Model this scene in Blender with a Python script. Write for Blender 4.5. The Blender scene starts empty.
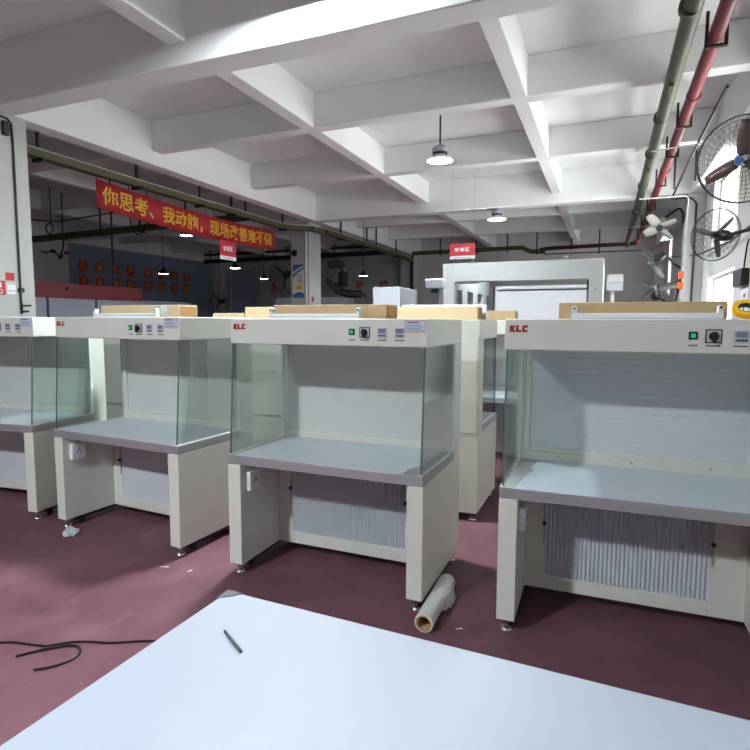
import bpy, math, random
from mathutils import Vector, Matrix
random.seed(7)
scn = bpy.context.scene
COL = scn.collection
PI = math.pi

# ------------------------------------------------------------------ materials
def lin(c):
    return tuple(((v/255)/12.92 if v/255 <= .04045 else ((v/255+.055)/1.055)**2.4) for v in c)

def mat(name, rgb, rough=.5, metal=0.0, noise=.06, nscale=8.0, bump=0.0, spec=.5, emit=0.0, coat=0.0):
    m = bpy.data.materials.new(name); m.use_nodes = True
    nt = m.node_tree; b = nt.nodes['Principled BSDF']
    c = lin(rgb)
    b.inputs['Roughness'].default_value = rough
    b.inputs['Metallic'].default_value = metal
    b.inputs['Specular IOR Level'].default_value = spec
    b.inputs['Coat Weight'].default_value = coat
    tc = nt.nodes.new('ShaderNodeTexCoord')
    n = nt.nodes.new('ShaderNodeTexNoise'); n.inputs['Scale'].default_value = nscale; n.inputs['Detail'].default_value = 4
    nt.links.new(tc.outputs['Object'], n.inputs['Vector'])
    mx = nt.nodes.new('ShaderNodeMix'); mx.data_type = 'RGBA'
    mx.inputs[6].default_value = (*[max(0, v*(1-noise)) for v in c], 1)
    mx.inputs[7].default_value = (*[min(1, v*(1+noise)) for v in c], 1)
    nt.links.new(n.outputs['Fac'], mx.inputs[0])
    nt.links.new(mx.outputs[2], b.inputs['Base Color'])
    if bump:
        bp = nt.nodes.new('ShaderNodeBump'); bp.inputs['Strength'].default_value = bump; bp.inputs['Distance'].default_value = .01
        nt.links.new(n.outputs['Fac'], bp.inputs['Height']); nt.links.new(bp.outputs['Normal'], b.inputs['Normal'])
    if emit:
        b.inputs['Emission Color'].default_value = (*c, 1); b.inputs['Emission Strength'].default_value = emit
    return m

def glass_mat(name, tint, gloss=.9):
    m = bpy.data.materials.new(name); m.use_nodes = True
    nt = m.node_tree; nt.nodes.clear()
    out = nt.nodes.new('ShaderNodeOutputMaterial')
    tr = nt.nodes.new('ShaderNodeBsdfTransparent'); tr.inputs[0].default_value = (*tint, 1)
    gl = nt.nodes.new('ShaderNodeBsdfGlossy'); gl.inputs['Roughness'].default_value = .03
    fr = nt.nodes.new('ShaderNodeFresnel'); fr.inputs['IOR'].default_value = 1.4
    mul = nt.nodes.new('ShaderNodeMath'); mul.operation = 'MULTIPLY'; mul.inputs[1].default_value = gloss
    nt.links.new(fr.outputs[0], mul.inputs[0])
    mx = nt.nodes.new('ShaderNodeMixShader')
    nt.links.new(mul.outputs[0], mx.inputs[0]); nt.links.new(tr.outputs[0], mx.inputs[1]); nt.links.new(gl.outputs[0], mx.inputs[2])
    nt.links.new(mx.outputs[0], out.inputs[0])
    return m

def floor_mat():
    m = bpy.data.materials.new('floor_epoxy'); m.use_nodes = True
    nt = m.node_tree; b = nt.nodes['Principled BSDF']
    tc = nt.nodes.new('ShaderNodeTexCoord')
    n1 = nt.nodes.new('ShaderNodeTexNoise'); n1.inputs['Scale'].default_value = 1.3; n1.inputs['Detail'].default_value = 8; n1.inputs['Roughness'].default_value = .65
    n2 = nt.nodes.new('ShaderNodeTexNoise'); n2.inputs['Scale'].default_value = 55; n2.inputs['Detail'].default_value = 5
    n3 = nt.nodes.new('ShaderNodeTexNoise'); n3.inputs['Scale'].default_value = 3.2; n3.inputs['Detail'].default_value = 6
    mp = nt.nodes.new('ShaderNodeMapping'); mp.inputs['Scale'].default_value = (1, .6, 1); mp.inputs['Rotation'].default_value = (0, 0, .6)
    nt.links.new(tc.outputs['Object'], mp.inputs[0])
    for n in (n1, n2): nt.links.new(tc.outputs['Object'], n.inputs['Vector'])
    nt.links.new(mp.outputs[0], n3.inputs['Vector'])
    r1 = nt.nodes.new('ShaderNodeValToRGB')
    r1.color_ramp.elements[0].position = .3; r1.color_ramp.elements[0].color = (*lin((84, 52, 60)), 1)
    r1.color_ramp.elements[1].position = .72; r1.color_ramp.elements[1].color = (*lin((126, 86, 96)), 1)
    nt.links.new(n1.outputs['Fac'], r1.inputs[0])
    r2 = nt.nodes.new('ShaderNodeValToRGB')
    r2.color_ramp.elements[0].position = .56; r2.color_ramp.elements[0].color = (0, 0, 0, 1)
    r2.color_ramp.elements[1].position = .78; r2.color_ramp.elements[1].color = (.38, .38, .38, 1)
    nt.links.new(n3.outputs['Fac'], r2.inputs[0])
    mx = nt.nodes.new('ShaderNodeMix'); mx.data_type = 'RGBA'
    nt.links.new(r2.outputs[0], mx.inputs[0]); nt.links.new(r1.outputs[0], mx.inputs[6]); mx.inputs[7].default_value = (*lin((156, 116, 124)), 1)
    r4 = nt.nodes.new('ShaderNodeValToRGB')
    r4.color_ramp.elements[0].position = .69; r4.color_ramp.elements[0].color = (0, 0, 0, 1)
    r4.color_ramp.elements[1].position = .78; r4.color_ramp.elements[1].color = (.7, .7, .7, 1)
    nt.links.new(n2.outputs['Fac'], r4.inputs[0])
    mx2 = nt.nodes.new('ShaderNodeMix'); mx2.data_type = 'RGBA'
    nt.links.new(r4.outputs[0], mx2.inputs[0]); nt.links.new(mx.outputs[2], mx2.inputs[6]); mx2.inputs[7].default_value = (*lin((196, 170, 172)), 1)
    nt.links.new(mx2.outputs[2], b.inputs['Base Color'])
    rr = nt.nodes.new('ShaderNodeMapRange'); rr.inputs[3].default_value = .42; rr.inputs[4].default_value = .68
    nt.links.new(n1.outputs['Fac'], rr.inputs[0]); nt.links.new(rr.outputs[0], b.inputs['Roughness'])
    bp = nt.nodes.new('ShaderNodeBump'); bp.inputs['Strength'].default_value = .08; bp.inputs['Distance'].default_value = .004
    nt.links.new(n2.outputs['Fac'], bp.inputs['Height']); nt.links.new(bp.outputs['Normal'], b.inputs['Normal'])
    b.inputs['Specular IOR Level'].default_value = .3
    return m

def louvre_mat():
    m = mat('louvred_steel', (206, 212, 216), .4, .05, .03)
    nt = m.node_tree; b = nt.nodes['Principled BSDF']
    tc = nt.nodes.new('ShaderNodeTexCoord')
    w = nt.nodes.new('ShaderNodeTexWave'); w.bands_direction = 'Z'; w.inputs['Scale'].default_value = 9.5; w.inputs['Distortion'].default_value = .15
    nt.links.new(tc.outputs['Object'], w.inputs['Vector'])
    bp = nt.nodes.new('ShaderNodeBump'); bp.inputs['Strength'].default_value = .25; bp.inputs['Distance'].default_value = .006
    nt.links.new(w.outputs['Fac'], bp.inputs['Height']); nt.links.new(bp.outputs['Normal'], b.inputs['Normal'])
    return m

M = dict(
    cream=mat('cream_powder_coat', (214, 215, 206), .38, 0, .02, 3),
    cream_in=mat('cream_inner_panel', (214, 216, 208), .42, 0, .02, 3),
    steel=mat('brushed_steel', (178, 177, 181), .42, .55, .06, 40),
    film=mat('blue_white_film', (206, 216, 228), .28, 0, .03, 6, .06),
    seal=mat('white_seal', (232, 236, 236), .4),
    filter=mat('filter_panel', (205, 208, 205), .6, 0, .02),
    pleat=mat('pleated_filter', (203, 208, 215), .55, 0, .04, 20),
    louvre=louvre_mat(),
    dark=mat('dark_rubber', (24, 24, 26), .6, 0, .1),
    black=mat('black_plastic', (18, 18, 20), .4, 0, .1),
    chrome=mat('chrome', (205, 205, 210), .18, 1, .02),
    red_logo=mat('logo_red', (164, 16, 30), .4),
    green=mat('green_lamp', (34, 190, 120), .3, emit=.25),
    meter=mat('meter_grey', (188, 190, 200), .4),
    screen=mat('meter_screen', (120, 128, 148), .25),
    sheet=mat('label_paper', (196, 206, 226), .6),
    redline=mat('label_border', (170, 90, 105), .6),
    ink=mat('dark_ink', (50, 54, 66), .6),
    glass_edge=mat('glass_edge', (92, 108, 106), .2),
    kraft=mat('kraft_carton', (192, 164, 124), .75, 0, .07, 14),
    kraft2=mat('pale_kraft_carton', (208, 188, 150), .75, 0, .06, 14),
    kraft_dark=mat('kraft_flap', (160, 118, 70), .8, 0, .08),
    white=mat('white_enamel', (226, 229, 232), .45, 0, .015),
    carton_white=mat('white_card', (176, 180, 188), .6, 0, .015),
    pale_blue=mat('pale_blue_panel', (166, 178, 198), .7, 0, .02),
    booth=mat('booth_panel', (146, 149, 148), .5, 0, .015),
    bluewhite=mat('white_laminate', (168, 175, 188), .5, 0, .012, 4),
    wrap=mat('stretch_film', (212, 212, 210), .28, 0, .08, 30, .35),
    tube_in=mat('cardboard_tube', (184, 150, 108), .8),
    bag=mat('plastic_bag', (196, 200, 210), .3, 0, .15, 30),
    wall=mat('wall_paint', (206, 206, 203), .8, 0, .03, 1.2),
    ceil=mat('ceiling_paint', (226, 228, 228), .85, 0, .03, .8),
    blue_wall=mat('blue_grey_paint', (138, 150, 172), .8, 0, .03, 1.0),
    column=mat('column_tiles', (180, 181, 175), .6, 0, .02),
    pipe_olive=mat('olive_pipe', (80, 78, 50), .55, .1, .12, 10),
    pipe_green=mat('grey_green_pipe', (72, 75, 58), .5, .1, .1, 6),
    pipe_red=mat('red_pipe', (116, 42, 50), .5, 0, .1, 6),
    pipe_maroon=mat('maroon_pipe', (46, 16, 20), .5, 0, .1),
    hanger=mat('hanger_red', (52, 18, 22), .6, 0, .1),
    pipe_dark=mat('dark_duct', (42, 42, 42), .6, 0, .1),
    conduit=mat('white_conduit', (220, 220, 216), .5),
    iron=mat('dark_iron', (58, 58, 56), .5, .4, .1),
    banner=mat('banner_red', (164, 32, 40), .7, 0, .05, 12),
    sign_red=mat('sign_red', (184, 30, 44), .5),
    gold=mat('gold_lettering', (214, 160, 30), .5),
    fascia=mat('dark_red_fascia', (112, 10, 20), .5, 0, .03),
    grey_panel=mat('grey_partition', (150, 154, 166), .5, 0, .03),
    fan_grey=mat('fan_wire', (84, 86, 84), .45, .5, .05),
    blade=mat('fan_blade', (92, 66, 64), .45, .1, .06),
    blade_grey=mat('grey_blade', (96, 96, 92), .45, .2, .06),
    blade_white=mat('white_blade', (226, 226, 218), .5),
    blue=mat('blue_badge', (40, 96, 156), .4),
    poster_blue=mat('poster_blue', (36, 108, 168), .5),
    poster=mat('poster_paper', (206, 204, 190), .6, 0, .05, 20),
    plaque=mat('plaque_red', (196, 48, 40), .6),
    orange=mat('orange_plastic', (236, 104, 40), .45),
    yellow=mat('yellow_tape', (232, 178, 30), .4),
    magenta=mat('magenta_print', (196, 70, 130), .6),
    violet=mat('violet_print', (70, 60, 140), .6),
    hose=mat('grey_hose', (96, 98, 98), .5, .1, .1),
    alu=mat('window_frame', (200, 202, 204), .4, .3),
    lamp_lens=mat('lamp_lens', (241, 251, 255), .5, 0, 0, emit=700),
    lamp_lens_strong=mat('lamp_lens_strong', (241, 251, 255), .5, 0, 0, emit=1050),
    cone_lens=mat('cone_lens', (255, 250, 246), .5, 0, 0, emit=30),
    glass=glass_mat('bench_glass', (.905, .955, .93), .6),
    window=glass_mat('window_glass', (.95, .97, .97), .25),
    floor=floor_mat(),
)

# ------------------------------------------------------------------ mesh helpers
class MB:
    def __init__(s): s.v = []; s.f = []; s.mi = []; s.cur = 0
    def add(s, vs, fs):
        o = len(s.v); s.v += [tuple(p) for p in vs]; s.f += [tuple(i+o for i in f) for f in fs]; s.mi += [s.cur]*len(fs); return s
    def box(s, x0, x1, y0, y1, z0, z1):
        v = [(x, y, z) for z in (z0, z1) for y in (y0, y1) for x in (x0, x1)]
        return s.add(v, [(0,2,3,1),(4,5,7,6),(0,1,5,4),(2,6,7,3),(0,4,6,2),(1,3,7,5)])
    def cyl(s, p, q, r, n=16, r2=None, caps=True):
        p = Vector(p); q = Vector(q); d = (q-p).normalized()
        a = d.orthogonal().normalized(); b = d.cross(a)
        r2 = r if r2 is None else r2
        v = [p+(a*math.cos(2*PI*i/n)+b*math.sin(2*PI*i/n))*r for i in range(n)] + [q+(a*math.cos(2*PI*i/n)+b*math.sin(2*PI*i/n))*r2 for i in range(n)]
        f = [(i, (i+1) % n, n+(i+1) % n, n+i) for i in range(n)]
        if caps: f += [tuple(range(n-1, -1, -1)), tuple(range(n, 2*n))]
        return s.add(v, f)
    def tube(s, pts, r, n=8, closed=False):
        P = [Vector(p) for p in pts]; N = len(P)
        v = []; up = None
        for i in range(N):
            a = P[(i-1) % N] if (i or closed) else P[i]; b = P[(i+1) % N] if (i < N-1 or closed) else P[i]
            d = (b-a).normalized()
            if up is None: up = d.orthogonal().normalized()
            up = (up-d*up.dot(d)).normalized(); w = d.cross(up)
            v += [P[i]+(up*math.cos(2*PI*k/n)+w*math.sin(2*PI*k/n))*r for k in range(n)]
        f = []
        for i in range(N if closed else N-1):
            j = (i+1) % N
            f += [(i*n+k, i*n+(k+1) % n, j*n+(k+1) % n, j*n+k) for k in range(n)]
        if not closed: f += [tuple(range(n-1, -1, -1)), tuple(range((N-1)*n, N*n))]
        return s.add(v, f)
    def ring(s, c, R, r, n=40, m=6, axis=None, squash=1):
        pts = [(c[0]+R*math.cos(2*PI*i/n), c[1]+R*math.sin(2*PI*i/n), c[2]) for i in range(n)]
        return s.tube(pts, r, m, True)
    def lathe(s, prof, n=24, c=(0, 0, 0)):
        v = []
        for (r, z) in prof: v += [(c[0]+r*math.cos(2*PI*i/n), c[1]+r*math.sin(2*PI*i/n), c[2]+z) for i in range(n)]
        f = []
        for k in range(len(prof)-1): f += [(k*n+i, k*n+(i+1) % n, (k+1)*n+(i+1) % n, (k+1)*n+i) for i in range(n)]
        return s.add(v, f)
    def prism(s, pts, z0, z1):
        n = len(pts)
        return s.add([(x, y, z0) for x, y in pts]+[(x, y, z1) for x, y in pts],
                     [tuple(range(n-1, -1, -1)), tuple(range(n, 2*n))]+[(i, (i+1) % n, n+(i+1) % n, n+i) for i in range(n)])
    def build(s, name, mats, parent=None, X=None, bevel=0, smooth=True, seg=2):
        if X is not None: s.v = [tuple(X @ Vector(p)) for p in s.v]
        me = bpy.data.meshes.new(name); me.from_pydata(s.v, [], s.f); me.update()
        for m in (mats if isinstance(mats, (list, tuple)) else [mats]): me.materials.append(m)
        me.polygons.foreach_set('material_index', s.mi)
        if smooth:
            me.polygons.foreach_set('use_smooth', [True]*len(me.polygons)); me.set_sharp_from_angle(angle=math.radians(35))
        o = bpy.data.objects.new(name, me); COL.objects.link(o)
        if parent: o.parent = parent
        if bevel:
            b = o.modifiers.new('edge', 'BEVEL'); b.width = bevel; b.segments = seg; b.limit_method = 'ANGLE'; b.angle_limit = math.radians(40)
            b.harden_normals = False
        return o

def tag(o, label, cat, group=None, kind=None):
    o['label'] = label; o['category'] = cat
    if group: o['group'] = group
    if kind: o['kind'] = kind
    return o
def struct(o): o['kind'] = 'structure'; return o
def root(name, label, cat, loc=(0, 0, 0), rz=0, group=None):
    o = bpy.data.objects.new(name, None); COL.objects.link(o); o.empty_display_size = .1
    o.location = loc; o.rotation_euler = (0, 0, rz)
    return tag(o, label, cat, group)

def lettering(name, text, m, parent, org, u, v, W, H, thick=.002, bold=0, per=None):
    """flat raised letters; org = lower-left corner, u = reading direction, v = up"""
    c = bpy.data.curves.new('txt', 'FONT'); c.body = text; c.extrude = .02; c.offset = bold; c.resolution_u = 3
    t = bpy.data.objects.new('txt', c); COL.objects.link(t)
    dg = bpy.context.evaluated_depsgraph_get(); me = bpy.data.meshes.new_from_object(t.evaluated_get(dg))
    bpy.data.objects.remove(t); bpy.data.curves.remove(c)
    me.name = name; me.materials.clear(); me.materials.append(m)
    xs = [p.co.x for p in me.vertices]; ys = [p.co.y for p in me.vertices]
    x0, x1, y0, y1 = min(xs), max(xs), min(ys), max(ys)
    org = Vector(org); u = Vector(u).normalized(); v = Vector(v).normalized(); n = u.cross(v)
    for p in me.vertices:
        a, b, d = (p.co.x-x0)/(x1-x0)*W, (p.co.y-y0)/(y1-y0)*H, (p.co.z+.02)/.04*thick
        p.co = org+u*a+v*b+n*d
    for p in me.polygons: p.material_index = 0
    o = bpy.data.objects.new(name, me); COL.objects.link(o); o.parent = parent
    return o

# ------------------------------------------------------------------ the building
XW, YB, XL, YF = 1.6, 20.2, -15.5, -8.0
ZS, ZB, ZG = 4.65, 4.2, 4.0
struct(MB().box(XL-.2, XW+.25, YF-.2, YB+.2, -.15, 0).build('floor', M['floor']))
struct(MB().box(XL-.2, XW+.25, YF-.2, YB+.2, ZS, ZS+.2).build('ceiling', M['ceil']))
struct(MB().box(XL-.2, XW+.25, YB, YB+.2, 0, ZS).build('wall_back', M['wall']))
struct(MB().box(XL-.2, XL, YF, YB, 0, ZS).build('wall_left', M['blue_wall']))
# wall behind the camera with one wide closed roller gate
b = MB(); G0, G1, GZ = -6.0, 0.6, 3.3
b.box(XL-.2, G0, YF-.2, YF, 0, ZS); b.box(G1, XW+.25, YF-.2, YF, 0, ZS); b.box(G0, G1, YF-.2, YF, GZ, ZS)
struct(b.build('wall_front', M['wall']))
b = MB()
for k in range(22): b.box(G0, G1, YF-.12, YF-.08+.012*(k % 2), GZ*k/22, GZ*(k+1)/22)
struct(b.build('door_1', M['grey_panel'], smooth=False))
# window wall
wins = []
wins += [(9.15, 11.15, 2.82, 4.0), (9.1, 11.3, 1.1, 2.39), (5.6, 7.6, 2.82, 3.6), (17.7, 18.5, 2.4, 4.0)]  # third opening is an unseen window, added to brighten the ceiling
b = MB()
ys = sorted({YF-.2, YB+.2, *[w[0] for w in wins], *[w[1] for w in wins]})
for y0, y1 in zip(ys, ys[1:]):
    cuts = sorted((w[2], w[3]) for w in wins if w[0] <= y0+1e-6 and w[1] >= y1-1e-6)
    z = 0
    for c0, c1 in cuts:
        b.box(XW, XW+.25, y0, y1, z, c0); z = c1
    b.box(XW, XW+.25, y0, y1, z, ZS)
struct(b.build('wall_right', M['wall']))
for i, (y0, y1, z0, z1) in enumerate(wins):
    b = MB(); t = .05
    for a in (y0, y1-t): b.box(XW+.10, XW+.16, a, a+t, z0, z1)
    for a in (z0, z1-t): b.box(XW+.10, XW+.16, y0+t, y1-t, a, a+t)
    for q in (1/3, 2/3): yy = y0+(y1-y0)*q; b.box(XW+.105, XW+.155, yy-.02, yy+.02, z0+t, z1-t)
    w = struct(b.build('window_%d' % (i+1), M['alu']))
    MB().box(XW+.126, XW+.132, y0+t, y1-t, z0+t, z1-t).build('pane', M['window'], w)
    MB().box(XW-.04, XW+.10, y0-.04, y1+.04, z0-.05, z0).build('sill', M['wall'], w)
# beams: long ones run away from the camera, cross ones run wall to wall
def beam(name, *a): return struct(MB().box(*a).build(name, M['ceil'], bevel=.012))
for x0, x1, zb in ((-15.5, -15.25, ZG), (-12.55, -12.35, ZB), (-9.7, -9.5, ZB), (-6.77, -6.5, ZG), (-3.91, -3.71, ZB), (-1.13, -.945, ZB), (1.35, 1.6, ZG)):
    beam('ceiling_beam', x0, x1, YF, YB, zb, ZS)
for y0, y1, zb in ((-5.8, -5.6, ZB), (-3.3, -3.0, ZG), (-.75, -.55, ZB), (1.75, 1.95, ZB), (4.35, 4.65, ZG), (6.83, 7.03, ZB), (9.38, 9.58, ZB), (12.0, 12.3, ZG), (14.33, 14.53, ZB), (16.78, 16.98, ZB)):
    beam('ceiling_beam', XL, XW, y0, y1, zb-.002, ZS)
def column(x0, x1, y0, y1, m='column', z1=ZG): return struct(MB().box(x0, x1, y0, y1, 0, z1).build('column', M[m], bevel=.015))
column(-7.2, -6.5, 4.0, 4.8); column(-7.2, -6.68, 12.0, 12.6)
column(-7.1, -6.62, 19.6, YB, 'wall', ZS); column(-15.5, -15.0, 9.0, 12.2, 'wall'); column(-15.5, -15.1, 19.5, YB, 'wall', ZS)
for y in (-3.5, 4.2, 12.0, 19.6): column(1.3, 1.6, y, y+.5, 'wall')
struct(MB().box(XL, XL+.03, YF, YB, 0, .12).build('baseboard_left', M['grey_panel']))
struct(MB().box(XL+.03, XW, YB-.03, YB, 0, .12).build('baseboard_back', M['grey_panel']))

# ------------------------------------------------------------------ laminar flow benches
W, T, D = 1.30, .0945, .80
ZC, ZU, ZW, ZH, ZT = .07, .7238, .7829, 1.4832, 1.6411
YI, YH, YP = .446, .0556, .65
def bench(label, loc, rz, pleat=True, louvre=False, film=None, dx=0.0, outlet=True, group='laminar flow benches', hz=0.0):
    ZH, ZT = 1.4832+hz, 1.6411+hz
    R = root('laminar_flow_bench', label, 'clean bench', loc, rz, group)
    # hood + rear plenum in one folded steel body
    b = MB(); b.box(0, W, YH, D, ZH, ZT); b.build('hood', M['cream'], R, bevel=.007)
    b = MB(); b.box(0, .045, YP, D, ZU, ZH); b.box(W-.045, W, YP, D, ZU, ZH); b.box(.045, W-.045, YP+.06, D, ZU, ZH)
    b.box(.045, W-.045, YP, YP+.06, ZU, ZW+.055); b.box(.045, W-.045, YP, YP+.06, ZH-.02, ZH)
    b.build('rear_plenum', M['cream'], R, bevel=.003)
    MB().box(.015, W-.015, D, D+.004, .738, 1.505).build('access_panel', M['cream'], R, bevel=.0015)
    if louvre:
        o = MB().box(.075, W-.075, YP+.028, YP+.05, ZW+.075, ZH-.04).build('diffuser_panel', M['louvre'], R); o['label'] = 'ridged steel diffuser panel'
        b = MB()
        for a in (.045, W-.075): b.box(a, a+.03, YP+.012, YP+.05, ZW+.055, ZH-.02)
        for a in (ZW+.055, ZH-.04): b.box(.075, W-.075, YP+.012, YP+.05, a, a+.02)
        b.build('diffuser_frame', M['cream_in'], R, bevel=.003)
        for a in (.25, .65, 1.05): MB().cyl((a, YP+.001, ZW+.034), (a, YP-.006, ZW+.034), .008, 12).build('screw_cap', M['steel'], R)
    else:
        b = MB(); b.box(.045, W-.045, YP+.02, YP+.05, ZW+.055, ZH-.02)
        for a in (.86, .885, .93, .955): b.box(a, a+.004, YP+.018, YP+.02, ZW+.057, ZH-.022)
        b.build('diffuser_panel', M['filter'], R)
    # stand
    for s in (0, W-T): MB().box(s, s+T, 0, D, ZC, ZU).build('side_panel', M['cream'], R, bevel=.004)
    F0, F1, FZ0, FZ1 = .205, 1.04, .153, .69
    b = MB(); b.box(T, F0, YI, YI+.02, ZC, ZU); b.box(F1, W-T, YI, YI+.02, ZC, ZU); b.box(F0, F1, YI, YI+.02, ZC, FZ0); b.box(F0, F1, YI, YI+.02, FZ1, ZU)
    b.box(T, W-T, YI+.06, D, ZC, ZU); b.box(T, F0-.02, YI+.02, YI+.06, ZC, ZU); b.box(F1+.02, W-T, YI+.02, YI+.06, ZC, ZU)
    b.build('lower_back_panel', M['cream'], R, bevel=.002)
    b = MB()
    if pleat:
        n = 76; pts = []
        for i in range(n+1):
            x = F0+(F1-F0)*i/n; pts.append((x, YI+(.019 if i % 2 else .002)))
        v = [(x, y, z) for z in (FZ0, FZ1) for x, y in pts]
        b.add(v, [(i, i+1, n+2+i, n+1+i) for i in range(n)]); b.box(F0, F1, YI+.0185, YI+.022, FZ0, FZ1)
        b.build('prefilter', M['pleat'], R, smooth=False)['label'] = 'pleated grey prefilter'
    else:
        b.box(F0, F1, YI+.008, YI+.02, FZ0, FZ1); b.build('prefilter', M['pleat'], R)['label'] = 'flat grey prefilter'
    for s in (F0-.012, F1+.002):
        k = MB().box(s, s+.01, YI-.012, YI, .35, FZ1).build('filter_rail', M['steel'], R)
        MB().cyl((s+.005, YI-.012, .47), (s+.005, YI-.028, .47), .011, 12).build('knob', M['black'], k)
    # worktop with folded steel rim
    wt = MB().box(0, W, 0, YP, ZU, ZW).build('worktop', M['steel'], R, bevel=.003)
    wt['label'] = 'brushed steel worktop'
    if film:
        b = MB(); b.prism(film, ZW+.0004, ZW+.0016); b.build('protective_film', M['film'], R, smooth=False)['label'] = 'blue white protective film with torn edge'
    # glass sides
    for s in (.012, W-.020):
        g = MB(); g.prism([(.014, ZW+.004), (YP-.02, ZW+.004), (YP-.02, ZH), (YH+.006, ZH)], s, s+.008); XP = Matrix(((0, 0, 1, 0), (1, 0, 0, 0), (0, 1, 0, 0), (0, 0, 0, 1))); o = g.build('side_pane', M['glass'], R, XP, smooth=False); o['label'] = 'clear glass side pane'
        MB().prism([(.010, ZW+.004), (.014, ZW+.004), (YH+.006, ZH), (YH+.002, ZH)], s-.001, s+.009).build('pane_edge', M['glass_edge'], o, XP, smooth=False)
        MB().box(s-.006, s+.014, .004, YP-.002, ZW, ZW+.004).build('sealing_strip', M['seal'], o)
        MB().box(s-.006, s+.016, YP-.02, YP, ZW, ZH).build('corner_post', M['seal'], o)
    # controls
    y = YH
    b = MB()
    for k, pl in enumerate(([(0, 0), (.42, 0), (.42, .30), (.58, 0), (1.12, 0), (.72, .53), (1.08, 1), (.58, 1), (.42, .72), (.42, 1), (0, 1)],
                            [(.06, 0), (1, 0), (1, .33), (.46, .33), (.46, 1), (0, 1), (0, .06)],
                            [(.08, 0), (1, 0), (1, .33), (.44, .33), (.44, .67), (1, .67), (1, 1), (.08, 1), (0, .92), (0, .08)])):
        b.prism([((.0 + 1.14*k+px+.10*pz)*.0270+.024, 1.574+hz+.034*pz) for px, pz in pl], 0, .0015)
    X = Matrix(((1, 0, 0, 0), (0, 0, -1, y), (0, 1, 0, 0), (0, 0, 0, 1)))
    b.build('logo', M['red_logo'], R, X, smooth=False)['label'] = 'red block letter logo'
    o = MB().box(.82+dx, .856+dx, y-.006, y, 1.548+hz, 1.584+hz).build('indicator_lamp', M['black'], R, bevel=.002)
    MB().box(.828+dx, .848+dx, y-.009, y-.006, 1.556+hz, 1.576+hz).build('lens', M['green'], o, bevel=.002)
    o = MB().box(.886+dx, .952+dx, y-.004, y, 1.533+hz, 1.595+hz).build('rotary_switch', M['black'], R, bevel=.003)
    MB().box(.891+dx, .947+dx, y-.006, y-.004, 1.538+hz, 1.590+hz).build('switch_plate', M['meter'], o, bevel=.002)
    b = MB(); b.cyl((.919+dx, y-.006, 1.564+hz), (.919+dx, y-.016, 1.564+hz), .020, 20); b.box(.911+dx, .927+dx, y-.030, y-.016, 1.536+hz, 1.584+hz)
    b.build('knob', M['black'], o, bevel=.002)
    for a in (.998, 1.102):
        o = MB().box(a+dx, a+.056+dx, y-.006, y, 1.535+hz, 1.590+hz).build('digital_meter', M['meter'], R, bevel=.003)
        MB().box(a+.006+dx, a+.050+dx, y-.007, y-.006, 1.560+hz, 1.585+hz).build('screen', M['screen'], o)
        b = MB()
        for i in range(4): b.box(a+.008+.011*i+dx, a+.016+.011*i+dx, y-.008, y-.006, 1.542+hz, 1.552+hz)
        b.build('button_row', M['ink'], o)
    for a, n in ((.822, 4), (.892, 6), (.998, 6), (1.102, 6)):
        b = MB()
        for i in range(n): b.box(a+.0095*i+dx, a+.0095*i+.007+dx, y-.0008, y, 1.517+hz, 1.524+hz)
        b.build('caption', M['ink'], R, smooth=False)
    L0, L1, Z0, Z1 = 1.162+dx*.6, 1.284+dx*.6, 1.566+hz, 1.634+hz
    o = MB().box(L0, L1, y-.0012, y, Z0, Z1).build('instruction_sheet', M['redline'], R, smooth=False)
    MB().box(L0+.003, L1-.003, y-.0018, y-.0012, Z0+.003, Z1-.003).build('paper', M['sheet'], o, smooth=False)
    b = MB(); b.box(L0+.014, L0+.085, y-.0024, y-.0018, Z1-.016, Z1-.010)
    for i in range(4): b.box(L0+.012, L1-.014-.012*(i % 2), y-.0024, y-.0018, Z0+.010+.0095*i, Z0+.0125+.0095*i)
    b.build('print', M['ink'], o, smooth=False)
    # feet and castors
    for x in (T/2, W-T/2): MB().box(x-.034, x+.034, .085, D-.01, .046, ZC).build('base_rail', M['dark'], R)
    for x in (T/2, W-T/2):
        for yy in (.045, D-.045):
            b = MB(); b.lathe([(.0, 0), (.030, 0), (.032, .006), (.026, .016), (.012, .022), (.012, .034), (.018, .035), (.018, .046), (.008, .047), (.008, ZC)], 20, (x, yy, 0)); b.build('levelling_foot', M['chrome'], R)
        for yy in (.15, D-.15):
            b = MB(); b.cyl((x-.012, yy+.012, .024), (x+.012, yy+.012, .024), .024, 18); b.box(x-.018, x-.014, yy-.012, yy+.02, .02, .046); b.box(x+.014, x+.018, yy-.012, yy+.02, .02, .046); b.box(x-.02, x+.02, yy-.02, yy+.02, .04, .046)
            b.build('castor', M['dark'], R)
    if outlet:
        o = MB().box(T, T+.035, .055, .175, .540, .667).build('power_outlet', M['white'], R, bevel=.006)
        b = MB()
        for dy, dz in ((-.015, 0), (.015, 0), (0, .02)): b.box(T+.035, T+.0362,   .115+dy-.003, .115+dy+.003, .595+dz-.009, .60+dz+.009)
        b.build('socket_slot', M['ink'], o)
        o = MB().box(W-T-.03, W-T, .12, .19, .56, .66).build('power_outlet', M['cream_in'], R, bevel=.006)
        MB().cyl((W-T-.03, .155, .61), (W-T-.05, .155, .61), .012, 12).build('gas_tap', M['steel'], o)
    return R

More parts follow.
